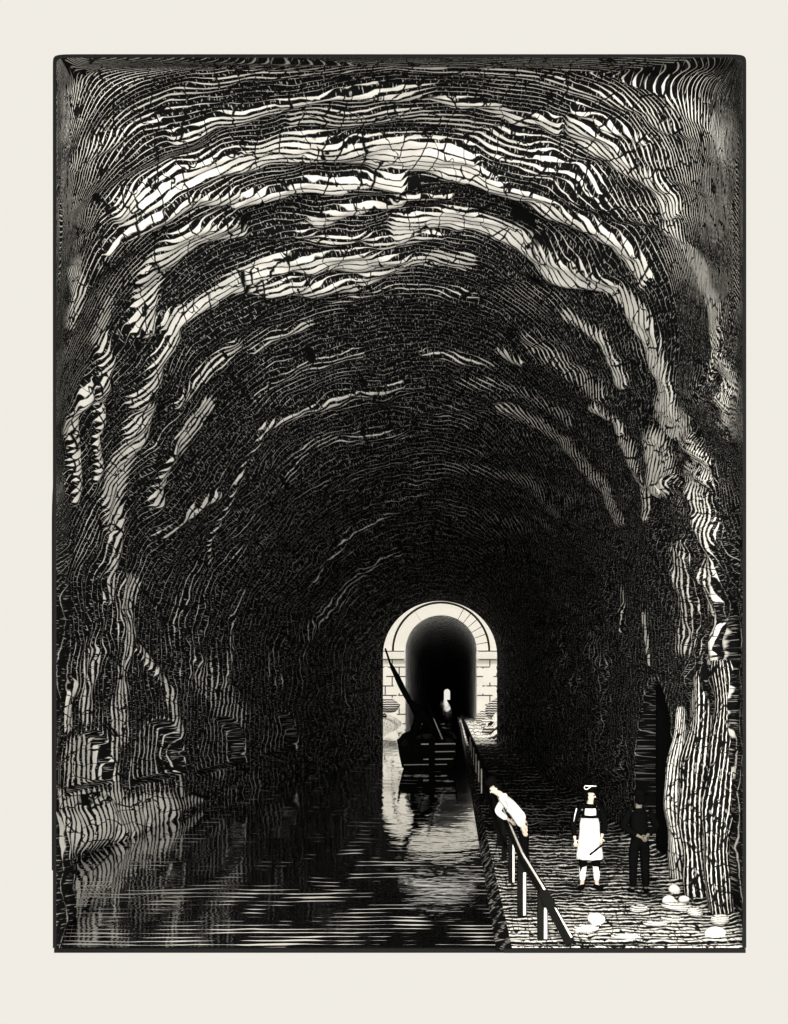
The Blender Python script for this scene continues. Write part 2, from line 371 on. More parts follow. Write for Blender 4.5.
# outer rock body round the tunnel, its mouth rim and its far end
_d = [11.2, 12, 13, 14, 16, 18, 19, 20, 22, 25, 30, 40, 50, 57.3]; dso = np.concatenate([np.linspace(11.2, 20, 60), np.linspace(20.5, 57.3, 40)])
gro = np.interp(dso, _d, [.045, .06, .08, .1, .1, .1, .38, .7, 1.2, 1.6, 1.8, 1.8, 1.8, 1.8])
uso = np.concatenate([np.linspace(0, 1, 6, endpoint=False), np.linspace(1, 3, 240, endpoint=False), np.linspace(3, 4, 7)])
Uo, Do = np.meshgrid(uso, dso, indexing='ij'); Xo, Zo = surf(Uo, Do, gro[None, :]+0*Do)
Po = np.stack([Xo, Do, Zo], -1)
ring0i = np.stack([*surf(uso, np.full_like(uso, D0))], -1); ringEi = np.stack([*surf(uso, np.full_like(uso, D1))], -1)
f0 = np.stack([ring0i[:, 0], np.full(len(uso), D0), ring0i[:, 1]], -1)[:, None]; fe = np.stack([ringEi[:, 0], np.full(len(uso), D1), ringEi[:, 1]], -1)[:, None]
Po = np.concatenate([f0, Po, fe], 1)
struct(grid_obj('wall_outer', Po, np.zeros(Po.shape[:2]+(2,)), np.zeros(Po.shape[:2]), M['darkrock']), 'black outer rock round the tunnel mouth', 'wall')

# ------------------------------------------------------------------ towpath, kerb and canal
PATH = .35
yy = np.concatenate([11.2*(57/11.2)**np.linspace(0, 1, 260), 57*(110/57)**np.linspace(.01, 1, 60)])
xx = np.linspace(.71, 5.2, 90)
Xp, Yp = np.meshgrid(xx, yy, indexing='ij')
lim = np.interp(Yp, [11.2, 12.6, 16, 30, 45, 57, 57.1, 110], [3.6, 4.02, 4.2, 3.9, 3.5, 2.9, 6, 6]); Xp = .71+(Xp-.71)/(5.2-.71)*(lim-.71)
bump = .03*fbm(Xp*3, Yp*3, 3, 51)*np.clip((Yp-D0)*2, 0, 1)
bump += .12*np.clip((Xp-lim+.55)/.5, 0, 1)**2*np.clip((Yp-D0)/2, 0, 1)*(Yp < 57)
bump += np.clip((Xp-2.75)*.75, 0, 2)*(Yp > 57.5)*(1+fbm(Xp, Yp*.4, 2, 5))
tp = np.interp(Yp, [11, 14, 20, 30, 57], [.30, .26, .14, .03, .0])+.3*fbm(Xp*1.6, Yp*1.2, 3, 61) + .18*np.clip((13.5-Yp)/1.5, 0, 1)  # tunnel gloom painted into the path tone, darker with depth
tp = np.where(Yp > 57, .93+.9*fbm(Xp*.8, Yp*.25, 3, 9)*(Xp > 2.4)-.3*(Xp > 2.7), tp)  # daylight beyond the tunnel end painted in as near-white tone
# rows of flat setts at the mouth
sett = (Yp < 12.15)
row = np.floor((Yp-11.2)/.19); fr = (Yp-11.2)/.19-row; cf = (Xp*1.9+row*.37) % 1
tp = np.where(sett, np.where((fr < .16) | (cf < .06), .02, .55+.5*vnoise(np.floor(Xp*1.9+row*.37)+.5, row*3+.5, 8)), tp)
bump = bump - .012*sett*((fr < .16) | (cf < .06))
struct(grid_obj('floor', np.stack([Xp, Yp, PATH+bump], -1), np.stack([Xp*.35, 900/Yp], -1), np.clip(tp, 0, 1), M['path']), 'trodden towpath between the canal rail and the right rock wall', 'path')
bm = bmesh.new()      # slab carrying the path
vs_ = [bm.verts.new(p) for p in ((.55, 12.45, -.03), (3.62, 11.2, .32), (.71, 11.2, .32), (.71, 11.2, .35), (3.6, 11.2, .35), (.71, 110, .35), (.55, 110, -.03), (.55, 12.45, 0), (.70, 11.2, .335))]
bm.faces.new((vs_[2], vs_[1], vs_[4], vs_[3])); bm.faces.new((vs_[8], vs_[3], vs_[5], vs_[6], vs_[0]))
bm.faces.new([bm.verts.new(p) for p in ((.71, 11.2, .32), (3.62, 11.2, .32), (4.2, 16, -.05), (.55, 12.45, -.03))])
bm.faces.new([bm.verts.new(p) for p in ((4.2, 16, -.05), (.55, 12.45, -.03), (.55, 110, -.05), (4.2, 110, -.05))])
M['kerb'] = hatch('kerb_stone', warp=.3, crack=False, speck=.5, spu=9)
struct(link('trim_1', bm, M['kerb'], tone=.03, uvs=(3, 3)), 'dark kerb edge between canal and towpath', 'kerb')

m, nt, b = newmat('canal_water'); g = NB(nt); M['water'] = m
tc = g.n('ShaderNodeNewGeometry'); sp = g.n('ShaderNodeSeparateXYZ'); g.put(sp.inputs[0], tc.outputs['Position']); PX, PY = sp.outputs[0], sp.outputs[1]
inv = g.m('DIVIDE', 1000., PY)
n1 = g.noise(g.comb(g.m('MULTIPLY', PX, .9), g.m('MULTIPLY', inv, .5)), 1., 3., .6)
n2 = g.noise(g.comb(g.m('MULTIPLY', PX, .25), g.m('MULTIPLY', inv, .12), 3.), 1., 2.)
n3 = g.noise(g.comb(g.m('MULTIPLY', PX, .35), g.m('MULTIPLY', inv, .9), 8.), 1., 2.)
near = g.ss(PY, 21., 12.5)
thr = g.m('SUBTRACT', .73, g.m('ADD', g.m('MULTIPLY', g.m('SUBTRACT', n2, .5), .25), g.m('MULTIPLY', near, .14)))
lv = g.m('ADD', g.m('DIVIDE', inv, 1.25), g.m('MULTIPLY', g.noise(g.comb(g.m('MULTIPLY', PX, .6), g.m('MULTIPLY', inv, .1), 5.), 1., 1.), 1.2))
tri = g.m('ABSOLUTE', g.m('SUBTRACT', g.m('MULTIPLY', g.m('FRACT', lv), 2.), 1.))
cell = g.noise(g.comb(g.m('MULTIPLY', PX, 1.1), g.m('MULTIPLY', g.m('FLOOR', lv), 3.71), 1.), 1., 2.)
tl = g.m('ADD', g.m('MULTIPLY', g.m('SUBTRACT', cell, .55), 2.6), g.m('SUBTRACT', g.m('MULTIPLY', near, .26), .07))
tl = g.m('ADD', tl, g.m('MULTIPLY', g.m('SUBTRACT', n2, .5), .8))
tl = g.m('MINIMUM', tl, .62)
glint = g.ss(tri, g.m('SUBTRACT', 1., tl), g.m('ADD', g.m('SUBTRACT', 1., tl), .12))  # pale strokes: sky glints on the ripples, painted into the base colour
g.put(b.inputs['Base Color'], g.mix(glint, (.004, .004, .004, 1), CREAM))
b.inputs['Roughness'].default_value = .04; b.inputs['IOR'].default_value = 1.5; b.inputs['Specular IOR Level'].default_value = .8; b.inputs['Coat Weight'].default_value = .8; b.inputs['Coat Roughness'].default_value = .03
g.put(b.inputs['Roughness'], g.m('ADD', g.m('MULTIPLY', glint, .8), .03))
bp = g.n('ShaderNodeBump'); bp.inputs['Strength'].default_value = 1; bp.inputs['Distance'].default_value = 1; g.put(bp.inputs['Height'], g.m('MULTIPLY', n1, g.m('MULTIPLY', g.m('POWER', g.m('DIVIDE', PY, 30.), 1.3), .016))); g.put(b.inputs['Normal'], bp.outputs[0]); g.put(b.inputs['Coat Normal'], bp.outputs[0])
bm = bmesh.new()
prev = None
for d in [12.46, 13, 14, 16, 18, 20, 24, 30, 38, 47, 53, 57, 57.01, 110]:
    xl = float(prof(np.array(d))[0]) - (.04 if d < 19 else .6)
    if d > 57: xl = -6.3-(110-d)*.012
    cur = (bm.verts.new((xl, d, 0)), bm.verts.new((.6, d, 0)), bm.verts.new((.6, d, -.04)), bm.verts.new((xl, d, -.04)))
    if prev:
        for k in range(4): bm.faces.new((prev[k], prev[(k+1) % 4], cur[(k+1) % 4], cur[k]))
    else: bm.faces.new(cur)
    prev = cur
bs = bmesh.new(); beam(bs, (-5.52, 12.42, -.02), (.7, 12.42, -.02), .06, .06); beam(bs, (.6, 11.17, .33), (3.6, 11.17, .33), .05, .05)
struct(link('trim_9', bs, M['darkrock']), 'black sill at the front edge of the canal and towpath', 'sill')
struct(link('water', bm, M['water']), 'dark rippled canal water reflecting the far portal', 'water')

# ------------------------------------------------------------------ open cutting and the second tunnel
GE = 110.0
yy = np.linspace(57.5, GE, 60); vv = np.linspace(0, 1, 24)
Vp, Yp = np.meshgrid(vv, yy, indexing='ij'); Xb = -6.3-(110-Yp)*.012-Vp*9
Zb = -.04+3.6*Vp**.7+.5*fbm(Vp*6, Yp*.3, 2, 70)*np.clip(Vp*4, 0, 1)
M['chalk'] = hatch('white_chalk_bank', warp=.4, wu=3, speck=0)
bank_t = np.where(Zb > 1.1, .55+.5*fbm(Vp*9, Yp*.4, 2, 7), .97)
o = grid_obj('bank', np.stack([Xb, Yp, Zb], -1), np.stack([Vp*2, Yp*1.5], -1), bank_t, M['chalk']); struct(o, 'white chalk bank left of the canal in the open cutting', 'bank')
Xb = 5.3+Vp*9; Zb = 1.9+3.2*Vp+.4*fbm(Vp*6, Yp*.3, 2, 71)
o = grid_obj('bank', np.stack([Xb, Yp, Zb], -1), np.stack([Vp*2, Yp*1.5], -1), .6+.5*fbm(Vp*9, Yp*.4, 2, 7), M['chalk']); struct(o, 'pale bank right of the towpath in the open cutting', 'bank')
# cliff with an arched hole
RC = (-1.7, 8.9); RI = 4.34
def arch_pts(r, zc, n=24, z0=-.1):
    pts = [(RC[0]-r, z0)] + [(RC[0]-r*math.cos(math.pi*k/n), zc+r*math.sin(math.pi*k/n)) for k in range(n+1)] + [(RC[0]+r, z0)]
    return pts
bm = bmesh.new(); ip = arch_pts(RI+.25, RC[1])
op = [(-24, -.1)]+[(-24*math.cos(math.pi*k/24), 2+18*math.sin(math.pi*k/24)**.7) for k in range(25)]+[(24, -.1)]
a0 = [bm.verts.new((x, GE+.6, z)) for x, z in ip]; b0 = [bm.verts.new((x+random.uniform(-.6, .6), GE+.6+random.uniform(0, 1), z)) for x, z in op]
b1 = [bm.verts.new((x, GE+14, z*.9)) for x, z in op]
for r, s_ in ((a0, b0), (b0, b1)):
    for k in range(len(r)-1): bm.faces.new((r[k], r[k+1], s_[k+1], s_[k]))
struct(link('wall_back', bm, M['darkrock'], smooth=False), 'dark cliff behind the white stone portal', 'cliff')
# second tunnel bore
ds2 = np.array([GE, 120, 140, 180, 240, 330, 450, 600]); n = 28
A = np.linspace(0, 1, n)
rows = []
for d in ds2:
    k = (d-GE)/(600-GE); cx = RC[0]*(1-k)-5.3*k; r = RI*(1-k)+2.0*k; zc = RC[1]*(1-k)+5.4*k
    pts = [(cx-r, -.1)]+[(cx-r*math.cos(math.pi*j/(n-3)), zc+r*math.sin(math.pi*j/(n-3))) for j in range(n-2)]+[(cx+r, -.1)]
    rows.append([(x, d, z) for x, z in pts])
P2 = np.array(rows).transpose(1, 0, 2)
M['brick'] = hatch('far_tunnel_lining', warp=.5, wu=2, wv=.3, crack=False, speck=.8, light=(1, 1, 1, 1))
struct(grid_obj('wall_far', P2, np.stack([np.repeat(np.linspace(0, 8, n)[:, None], len(ds2), 1), 8000/P2[..., 1]], -1), np.full((n, len(ds2)), .55), M['brick']), 'dark lining of the second tunnel beyond the portal', 'wall')
bm = bmesh.new()
for a, b_ in (((-6.6, GE, 0), (-7.6, 600, 0)),):
    v = [bm.verts.new(p) for p in ((-7, GE, 0), (.6, GE, 0), (-5.2, 600, 0), (-8, 600, 0))]; bm.faces.new(v)
struct(link('water', bm, M['water']), 'black canal water inside the second tunnel', 'water')
bm = bmesh.new(); v = [bm.verts.new(p) for p in ((.6, GE, .35), (2.7, GE, .35), (-3.2, 600, .35), (-5.3, 600, .35))]; bm.faces.new((v[0], v[1], v[2], v[3]))
v = [bm.verts.new(p) for p in ((.6, GE, .35), (-5.3, 600, .35), (-5.3, 600, -.1), (.6, GE, -.1))]; bm.faces.new(v)
struct(link('floor', bm, M['brick'], tone=.1, uvs=(1, 1)), 'towpath running on into the second tunnel', 'path')

# masonry portal
m, nt, b = newmat('white_ashlar'); g = NB(nt); M['ashlar'] = m
tc = g.n('ShaderNodeTexCoord'); bt = g.n('ShaderNodeTexBrick'); sp = g.n('ShaderNodeSeparateXYZ'); g.put(sp.inputs[0], tc.outputs['Object'])
g.put(bt.inputs['Vector'], g.comb(sp.outputs[0], sp.outputs[2])); bt.inputs['Color1'].default_value = CREAM; bt.inputs['Color2'].default_value = (.8, .77, .7, 1); bt.inputs['Mortar'].default_value = INK
bt.inputs['Scale'].default_value = 1; bt.inputs['Brick Width'].default_value = 1.7; bt.inputs['Row Height'].default_value = 1.15; bt.inputs['Mortar Size'].default_value = .07
miss = g.ss(g.noise(tc.outputs['Object'], .9, 1.), .56, .5)
g.put(b.inputs['Base Color'], g.mix(miss, CREAM, bt.outputs[0])); b.inputs['Roughness'].default_value = .9
portal = empty('stone_portal', (RC[0], GE, 0), 0, 'white stone arched portal of the second tunnel at the far end of the canal', 'portal')
def ring(name, r0, r1, y0, y1, m, gapdeg=0., a0=0., a1=180., nseg=40):
    bm = bmesh.new(); R_ = []
    for k in range(nseg+1):
        a = math.radians(a0+(a1-a0)*k/nseg); c, s_ = -math.cos(a), math.sin(a)
        R_.append([bm.verts.new((c*r, y, RC[1]+s_*r)) for r, y in ((r0, y0), (r1, y0), (r1, y1), (r0, y1))])
    for p, q in zip(R_, R_[1:]):
        for k in range(4): bm.faces.new((p[k], p[(k+1) % 4], q[(k+1) % 4], q[k]))
    bm.faces.new(R_[0]); bm.faces.new(R_[-1][::-1])
    return link(name, bm, m, portal)
# voussoirs of the arch: pale ones left and over the crown, jointed ones on the right
spans = [(0, 56), (56.3, 118)] + [(118.8+k*10.3, 128.2+k*10.3) for k in range(6)]
for a0, a1 in spans: ring('voussoir', RI, 5.75, -.25, .9, M['cream'], a0=a0, a1=a1, nseg=max(3, int((a1-a0)/4)))
ring('arch_backing', RI+.05, 5.9, -.1, .8, M['darkrock'])
ring('hood_moulding', 6.0, 7.3, -.45, .8, M['cream'])
for sx in (-1, 1):
    bm = bmesh.new(); beam(bm, (sx*(RI+1.42), -.35, 7.85), (sx*(RI+1.42), -.35, 8.75), 2.9, 1.1, up=(0, 1, 0)); bevel(bm, .06); link('impost', bm, M['cream'], portal)
    bm = bmesh.new(); beam(bm, (sx*(RI+1.9), 0, 0), (sx*(RI+1.9), 0, 7.75), 3.8, .8, up=(0, 1, 0)); bevel(bm, .05); link('pier', bm, M['ashlar'], portal)
# boulders beside the portal and shrubs on the bank
k = 0
for x, y, z, r, t, lab in ((3.7, 100, 1.0, (1.1, .9, 1.0), .5, 'large hatched boulder on the bank right of the far portal'), (3.2, 88, .75, (.8, .8, .6), .6, 'pale boulder halfway along the far bank right of the path'), (4.4, 93, 2.2, (1.2, 1, 1.2), .35, 'dark boulder highest on the bank right of the far portal'), (2.75, 74, .55, (.5, .7, .35), .4, 'low boulder beside the white path nearest the tunnel end'), (-7.6, 100, 2.3, (1.3, 1.2, .8), .35, 'grey bush like boulder on the white bank left of the canal'), (-7.2, 92, 1.4, (.25, .3, .2), .1, 'small dark stone on the white bank left of the canal')):
    bm = bmesh.new(); blob(bm, (0, 0, 0), r, .35, 3, k); o = link('boulder', bm, M['stone'], smooth=True, tone=t, uvs=(1.2, -4)); o.location = (x, y, z); tag(o, lab, 'boulder'); k += 1
# ------------------------------------------------------------------ rock buttresses on the right wall
def buttress(loc, w, dpt, h, seed, tone_, label, taper=.75, su=.12, sv=24, nl=20):
    rs = np.random.RandomState(seed); bm = bmesh.new(); n = 16; rows = 26; R_ = []
    ph = rs.rand(8)*6
    for j in range(rows+1):
        t = j/rows; z = t*h; s_ = (1-(1-taper)*t)*(1+.13*math.sin(t*9+ph[0])+.09*math.sin(t*23+ph[1])); 
        if j == rows: s_ *= .8
        R_.append([bm.verts.new((math.cos(a)*w/2*s_*(1+.12*math.sin(3*a+ph[2]+t*5))+.08*math.sin(t*6+ph[3]), math.sin(a)*dpt/2*s_*(1+.1*math.sin(4*a+ph[4])), z)) for a in [2*math.pi*i/n for i in range(n)]])
    for p, q in zip(R_, R_[1:]):
        for i in range(n): bm.faces.new((p[i], p[(i+1) % n], q[(i+1) % n], q[i]))
    bm.faces.new(R_[0][::-1]); bm.faces.new(R_[-1])
    o = link('trim_%d' % (seed+1), bm, M['rock2'], smooth=True, tone=tone_, uvs=(su, sv)); o.location = loc
    o['kind'] = 'structure'; o['label'] = label; o['category'] = 'rock'
    uvl = o.data.uv_layers['UVMap']
    for p in o.data.polygons:
        ks = [o.data.loops[li].vertex_index for li in p.loop_indices]; ii = [k % n for k in ks]; wrap = max(ii)-min(ii) > n/2
        for li, k, i in zip(p.loop_indices, ks, ii): uvl.data[li].uv = (o.data.vertices[k].co.z*su, (i+n*(wrap and i < n/2))*nl/n)
    return o
M['rock2'] = hatch('chalk_pillar_rock', warp=.06, wu=20, wv=.4, jag=.4, speck=.3, spu=100, crack=True, brk=.35)
buttress((3.83, 15.45, .3), .42, .6, 3.0, 1, .5, 'slender white rock slab at the edge of the dark recess, right of the dark-coated man', .55, sv=24)
buttress((3.86, 14.2, .3), .5, .7, 3.6, 2, .26, 'broad grooved rock pillar on the right wall behind the white slab', .85)
buttress((3.85, 13.0, .3), .42, .6, 3.7, 3, .2, 'grooved rock pillar nearest the frame edge on the right wall', .9)

# ------------------------------------------------------------------ railing along the canal
railing = empty('railing', (.95, 14, PATH), 0, 'dark timber post and rail fence running along the canal edge of the towpath', 'railing')
off = Vector((.95, 14, PATH))
def rl(name, bm, m): return link(name, bm, m, railing)
def V_(x, y, z): return Vector((x, y, z))-off
RX = lambda d: .946 if d > 12.7 else .946
RT = 1.22
pts = [V_(1.44, 11.22, .40), V_(1.13, 11.54, .98), V_(.955, 12.75, 1.2)] + [V_(.946-.0015*(d-13), d, RT) for d in (14, 16, 20, 26, 34, 44, 57, 75, 104)]
bm = bmesh.new()
for a, b_ in zip(pts, pts[1:]): beam(bm, a, b_, .085, .10)
h1 = rl('handrail', bm, M['rail'])
bm = bmesh.new()
for a, b_ in zip(pts[:5], pts[1:6]): beam(bm, a+Vector((.015 if b_.z < .7 else 0, 0, .058+.02*(b_.z < .7))), b_+Vector((.0, 0, .058)), .028, .012)
o = rl('rail_highlight', bm, M['palewood']); o['label'] = 'painted highlight along the top edge'  # light along the rail top, added as a pale strip
bm = bmesh.new()
lo = [V_(.9, d, .8) for d in (15.6, 20, 26, 34, 44, 57, 75, 104)]
for a, b_ in zip(lo, lo[1:]): beam(bm, a, b_, .05, .07)
rl('lower_rail', bm, M['rail'])
def post(x, y, top, w=.12, m='rail', face=True):
    bm = bmesh.new(); beam(bm, V_(x, y, PATH-.05), V_(x, y, top), w, w, up=(0, 1, 0)); bevel(bm, .008, 1); o = rl('post', bm, M[m])
    if face:
        bm = bmesh.new(); beam(bm, V_(x+w*.25, y-w/2-.004, PATH+.02), V_(x+w*.25, y-w/2-.004, top-.18), w*.3, .008, up=(0, 1, 0)); q = link('pale_face', bm, M['palewood'], o); q['label'] = 'pale strip'  # narrow pale strip on the right of the front face
post(1.13, 11.62, .95, .13); post(.955, 12.85, 1.16, .13, face=True); post(.95, 15.1, 1.18, .11)
d = 17.2
while d < 104:
    post(.946-.0015*(d-13), d, RT-.04, .10, 'rail', False); d *= 1.11 if d < 30 else 1.06
# pale pickets, daylight painted into their colour near the tunnel end
d = 29.0; 
while d < 56:
    bm = bmesh.new(); beam(bm, V_(.86, d, PATH-.02), V_(.86, d, 1.12), .05, .09, up=(0, 1, 0)); rl('picket', bm, M['palewood']); d *= 1.12

# ------------------------------------------------------------------ barge
bo = Vector((-1.28, 42, 0))
barge = empty('barge', bo, 0, 'black canal barge with lowered mast and furled sail moored before the far portal', 'boat')
barge.rotation_euler = (0, 0, math.radians(1.5))
L = 9.5; st = []
for j in range(13):
    t = j/12; y = t*L; hw = 1.42*(1-.0*t)*(1 if t < .6 else math.sqrt(max(0.02, 1-((t-.6)/.42)**2))); top = 1.32+.25*t**3+.12*(1-t)**3
    st.append((y, hw, top))
bm = bmesh.new(); R_ = []
for y, hw, top in st:
    R_.append([bm.verts.new(p) for p in ((-hw, y-.25*(y < .1), top), (-hw*.93, y, .7), (-hw*.84, y, .12), (-hw*.6, y, -.03), (hw*.6, y, -.03), (hw*.84, y, .12), (hw*.93, y, .7), (hw, y-.25*(y < .1), top), (hw-.1, y, top), (hw-.1, y, top-.3), (-hw+.1, y, top-.3), (-hw+.1, y, top))])
for p, q in zip(R_, R_[1:]):
    for i in range(12): bm.faces.new((p[i], p[(i+1) % 12], q[(i+1) % 12], q[i]))
bm.faces.new(R_[0][::-1]); bm.faces.new(R_[-1]); link('hull', bm, M['wood'], barge)
for z, x0, x1, w in ((1.22, -.3, 1.3, .05), (.85, .1, 1.28, .035), (.5, -.2, 1.2, .04), (.25, -1.1, .9, .03)):
    bm = bmesh.new(); beam(bm, (x0, -.2*(z > 1)-.05, z), (x1, -.2*(z > 1)-.05, z+.02), .05, w); o = link('rubbing_strake', bm, M['palewood'], barge); o['label'] = 'pale worn plank edge'
bm = bmesh.new(); beam(bm, (-.95, 3.2, 1.15), (.95, 3.2, 1.15), 3.6, .45); bevel(bm, .08); link('cargo_hatch', bm, M['wood'], barge)
mb, mt = Vector((.62, 1.2, 1.3)), Vector((-2.05, 1.5, 5.75))
bm = bmesh.new(); tube(bm, [mb+(mt-mb)*k/8+Vector((-.35*math.sin(k/8*math.pi), 0, -.12*math.sin(k/8*math.pi))) for k in range(9)], [.11-.008*k for k in range(9)], 10); mast = link('mast', bm, M['wood'], barge, True)
# furled sail bundled round the mast, hanging in two folds
bm = bmesh.new(); cl = [(.50, 1.1, 1.45), (.25, 1.1, 1.9), (-.1, 1.15, 2.35), (-.45, 1.2, 2.75), (-.85, 1.25, 3.2), (-1.2, 1.3, 3.8), (-1.5, 1.35, 4.35), (-1.75, 1.4, 4.9)]
tube(bm, cl, [.2, .27, .3, .34, .27, .2, .2, .1], 12, .7); bm2 = bm
for v in bm.verts: v.co += Vector((math.sin(v.co.z*9)*.05, 0, math.sin(v.co.x*11)*.05))
link('furled_sail', bm, M['wood'], barge, True)
bm = bmesh.new(); tube(bm, [(-.7, .9, 1.35), (-.62, .95, 1.8), (-.5, 1, 2.3), (-.4, 1.1, 2.9)], [.18, .26, .3, .2], 12, .7)
for v in bm.verts: v.co += Vector((math.sin(v.co.z*8+1)*.06, 0, 0))
link('sail_fold', bm, M['wood'], barge, True)
bm = bmesh.new(); tube(bm, [(.75, .9, 1.35), (.1, 1., 2.9), (.0, 1, 3.1)], [.09, .07, .06], 8); link('sprit', bm, M['wood'], barge, True)
bm = bmesh.new(); tube(bm, [(.70, .78, 1.4), (.28, .86, 2.4)], [.035, .03], 6); o = link('oar', bm, M['palewood'], barge, True); o['label'] = 'pale oar leaning on the sprit'
bm = bmesh.new(); tube(bm, [(-1.0, 1, 1.3), (-.55, 1, 2.5)], [.05, .04], 6); tube(bm, [(-.2, 1, 1.3), (-.55, 1, 2.5)], [.05, .04], 6); link('mast_crutch', bm, M['wood'], barge, True)
bm = bmesh.new(); tube(bm, [(.2, -.3, 1.5), (.25, .9, 1.62)], [.05, .04], 6); tr = link('tiller', bm, M['wood'], barge, True)
bm = bmesh.new(); beam(bm, (.2, -.28, .05), (.2, -.28, 1.45), .3, .07, up=(0, 1, 0)); link('rudder', bm, M['wood'], barge)

# ------------------------------------------------------------------ loose stones on the towpath
def gp(px, py): d = 900*(EYE-PATH)/(py-695); return ((px-455)*d/900, d)
SPOTS = [((1.95, 12.42), (.16, .15, .10), .98, 'white', 'largest round white stone lying alone in front of the aproned man'),
 ((3.24, 13.55), (.15, .13, .10), .98, 'white', 'round white stone lying before the foot of the rock pillar'),
 ((3.47, 13.62), (.09, .09, .08), .9, 'white', 'small white stone touching the round white stone at the pillar foot'),
 ((1.44, 13.68), (.1, .12, .05), .02, 'dark', 'black stone lying between the railing and the white stone'),
 ((2.68, 13.1), (.17, .14, .08), .45, 'stone', 'grey flat stone left of the cluster of slabs'),
 ((3.28, 13.2), (.26, .16, .07), .6, 'stone', 'largest pale slab at the right side of the path'),
 ((3.42, 12.85), (.16, .14, .10), .6, 'stone', 'pointed pale stone below the largest slab'),
 ((3.05, 12.6), (.2, .14, .05), .5, 'stone', 'flat grey stone in the middle of the slab cluster'),
 ((2.72, 12.3), (.22, .12, .05), .55, 'stone', 'flat grey stone above the paved rows'),
 ((3.42, 11.75), (.17, .13, .1), .9, 'white', 'square white stone low in the right corner'),
 ((3.62, 12.3), (.14, .14, .12), .6, 'stone', 'pale stone against the right wall at the corner'),
 ((1.75, 12.0), (.2, .12, .06), .6, 'stone', 'flat pale stone just below the lone white stone'),
 ((2.2, 11.65), (.24, .12, .05), .6, 'stone', 'flat pale stone at the edge of the paved rows'),
 ((3.5, 14.35), (.11, .11, .1), .7, 'white', 'small white stone wedged at the pillar foot')]
for k, (xy, r, t, mk, lab) in enumerate(SPOTS):
    bm = bmesh.new(); r = tuple(q*.78 for q in r); blob(bm, (0, 0, 0), r, .3, 3, 40+k)
    o = link('loose_stone', bm, M['cream'] if mk == 'white' else M['darkrock'] if mk == 'dark' else M['stone'], smooth=True, tone=t, uvs=(9, -42))
    o.location = (xy[0], xy[1], PATH+r[2]*.75); o['label'] = lab; o['category'] = 'stone'

# ------------------------------------------------------------------ people
def skin(name, verts, edges, rad, m, parent, root=0, sub=2):
    me = bpy.data.meshes.new(name); me.from_pydata(verts, edges, []); me.update()
    o = bpy.data.objects.new(name, me); C.objects.link(o); o.parent = parent
    sk = o.modifiers.new('Skin', 'SKIN'); sk.use_smooth_shade = True; sk.branch_smoothing = .6
    if not me.skin_vertices: 
        bm = bmesh.new(); bm.from_mesh(me); bm.verts.layers.skin.verify(); bm.to_mesh(me); bm.free()
    for i, r in enumerate(rad):
        s_ = me.skin_vertices[0].data[i]; s_.radius = r if isinstance(r, tuple) else (r, r); s_.use_root = (i == root)
    o.modifiers.new('Sub', 'SUBSURF').levels = sub; o.modifiers['Sub'].render_levels = sub
    me.materials.append(m); return o
class Fig:
    def __init__(s, J): s.J = {k: Vector(v) for k, v in J.items()}
def default_pose():
    return dict(pelvis=(0, 0, .92), waist=(0, 0, 1.06), chest=(0, .01, 1.28), neck=(0, .01, 1.42), head=(0, -.01, 1.56), crown=(0, 0, 1.66),
        sl=(-.17, .01, 1.37), el=(-.24, .02, 1.10), wl=(-.22, -.05, .86), sr=(.17, .01, 1.37), er=(.24, .02, 1.10), wr=(.22, -.05, .86),
        hl=(-.09, 0, .88), kl=(-.10, -.02, .48), al=(-.10, .02, .09), tl=(-.13, -.13, .035), hr=(.09, 0, .88), kr=(.10, -.02, .48), ar=(.10, .02, .09), tr=(.13, -.13, .035),
        face=(0, -1, 0))
def hand_pts(w, e, side, curl=.5, palmdir=None):
    """five separate bent fingers growing from the palm"""
    f = (w-e).normalized(); a = palmdir or Vector((0, -1, 0)); a = (a-f*a.dot(f)).normalized(); s_ = f.cross(a)
    out = []
    palm = w+f*.055
    for k, (o_, ln) in enumerate(((-.027, .060), (-.009, .072), (.009, .067), (.026, .052))):
        b0 = w+f*.085+a*0+s_*o_; b1 = b0+(f*(1-curl*.3)+a*curl*.4).normalized()*ln*.5; b2 = b1+(f*(1-curl)+a*curl).normalized()*ln*.5
        out.append((b0, b1, b2, .0085))
    t0 = w+f*.03-s_*.030; t1 = t0+(f*.6-s_*.8).normalized()*.03; t2 = t1+(f+a*.4).normalized()*.03
    return palm, out, (t0, t1, t2)
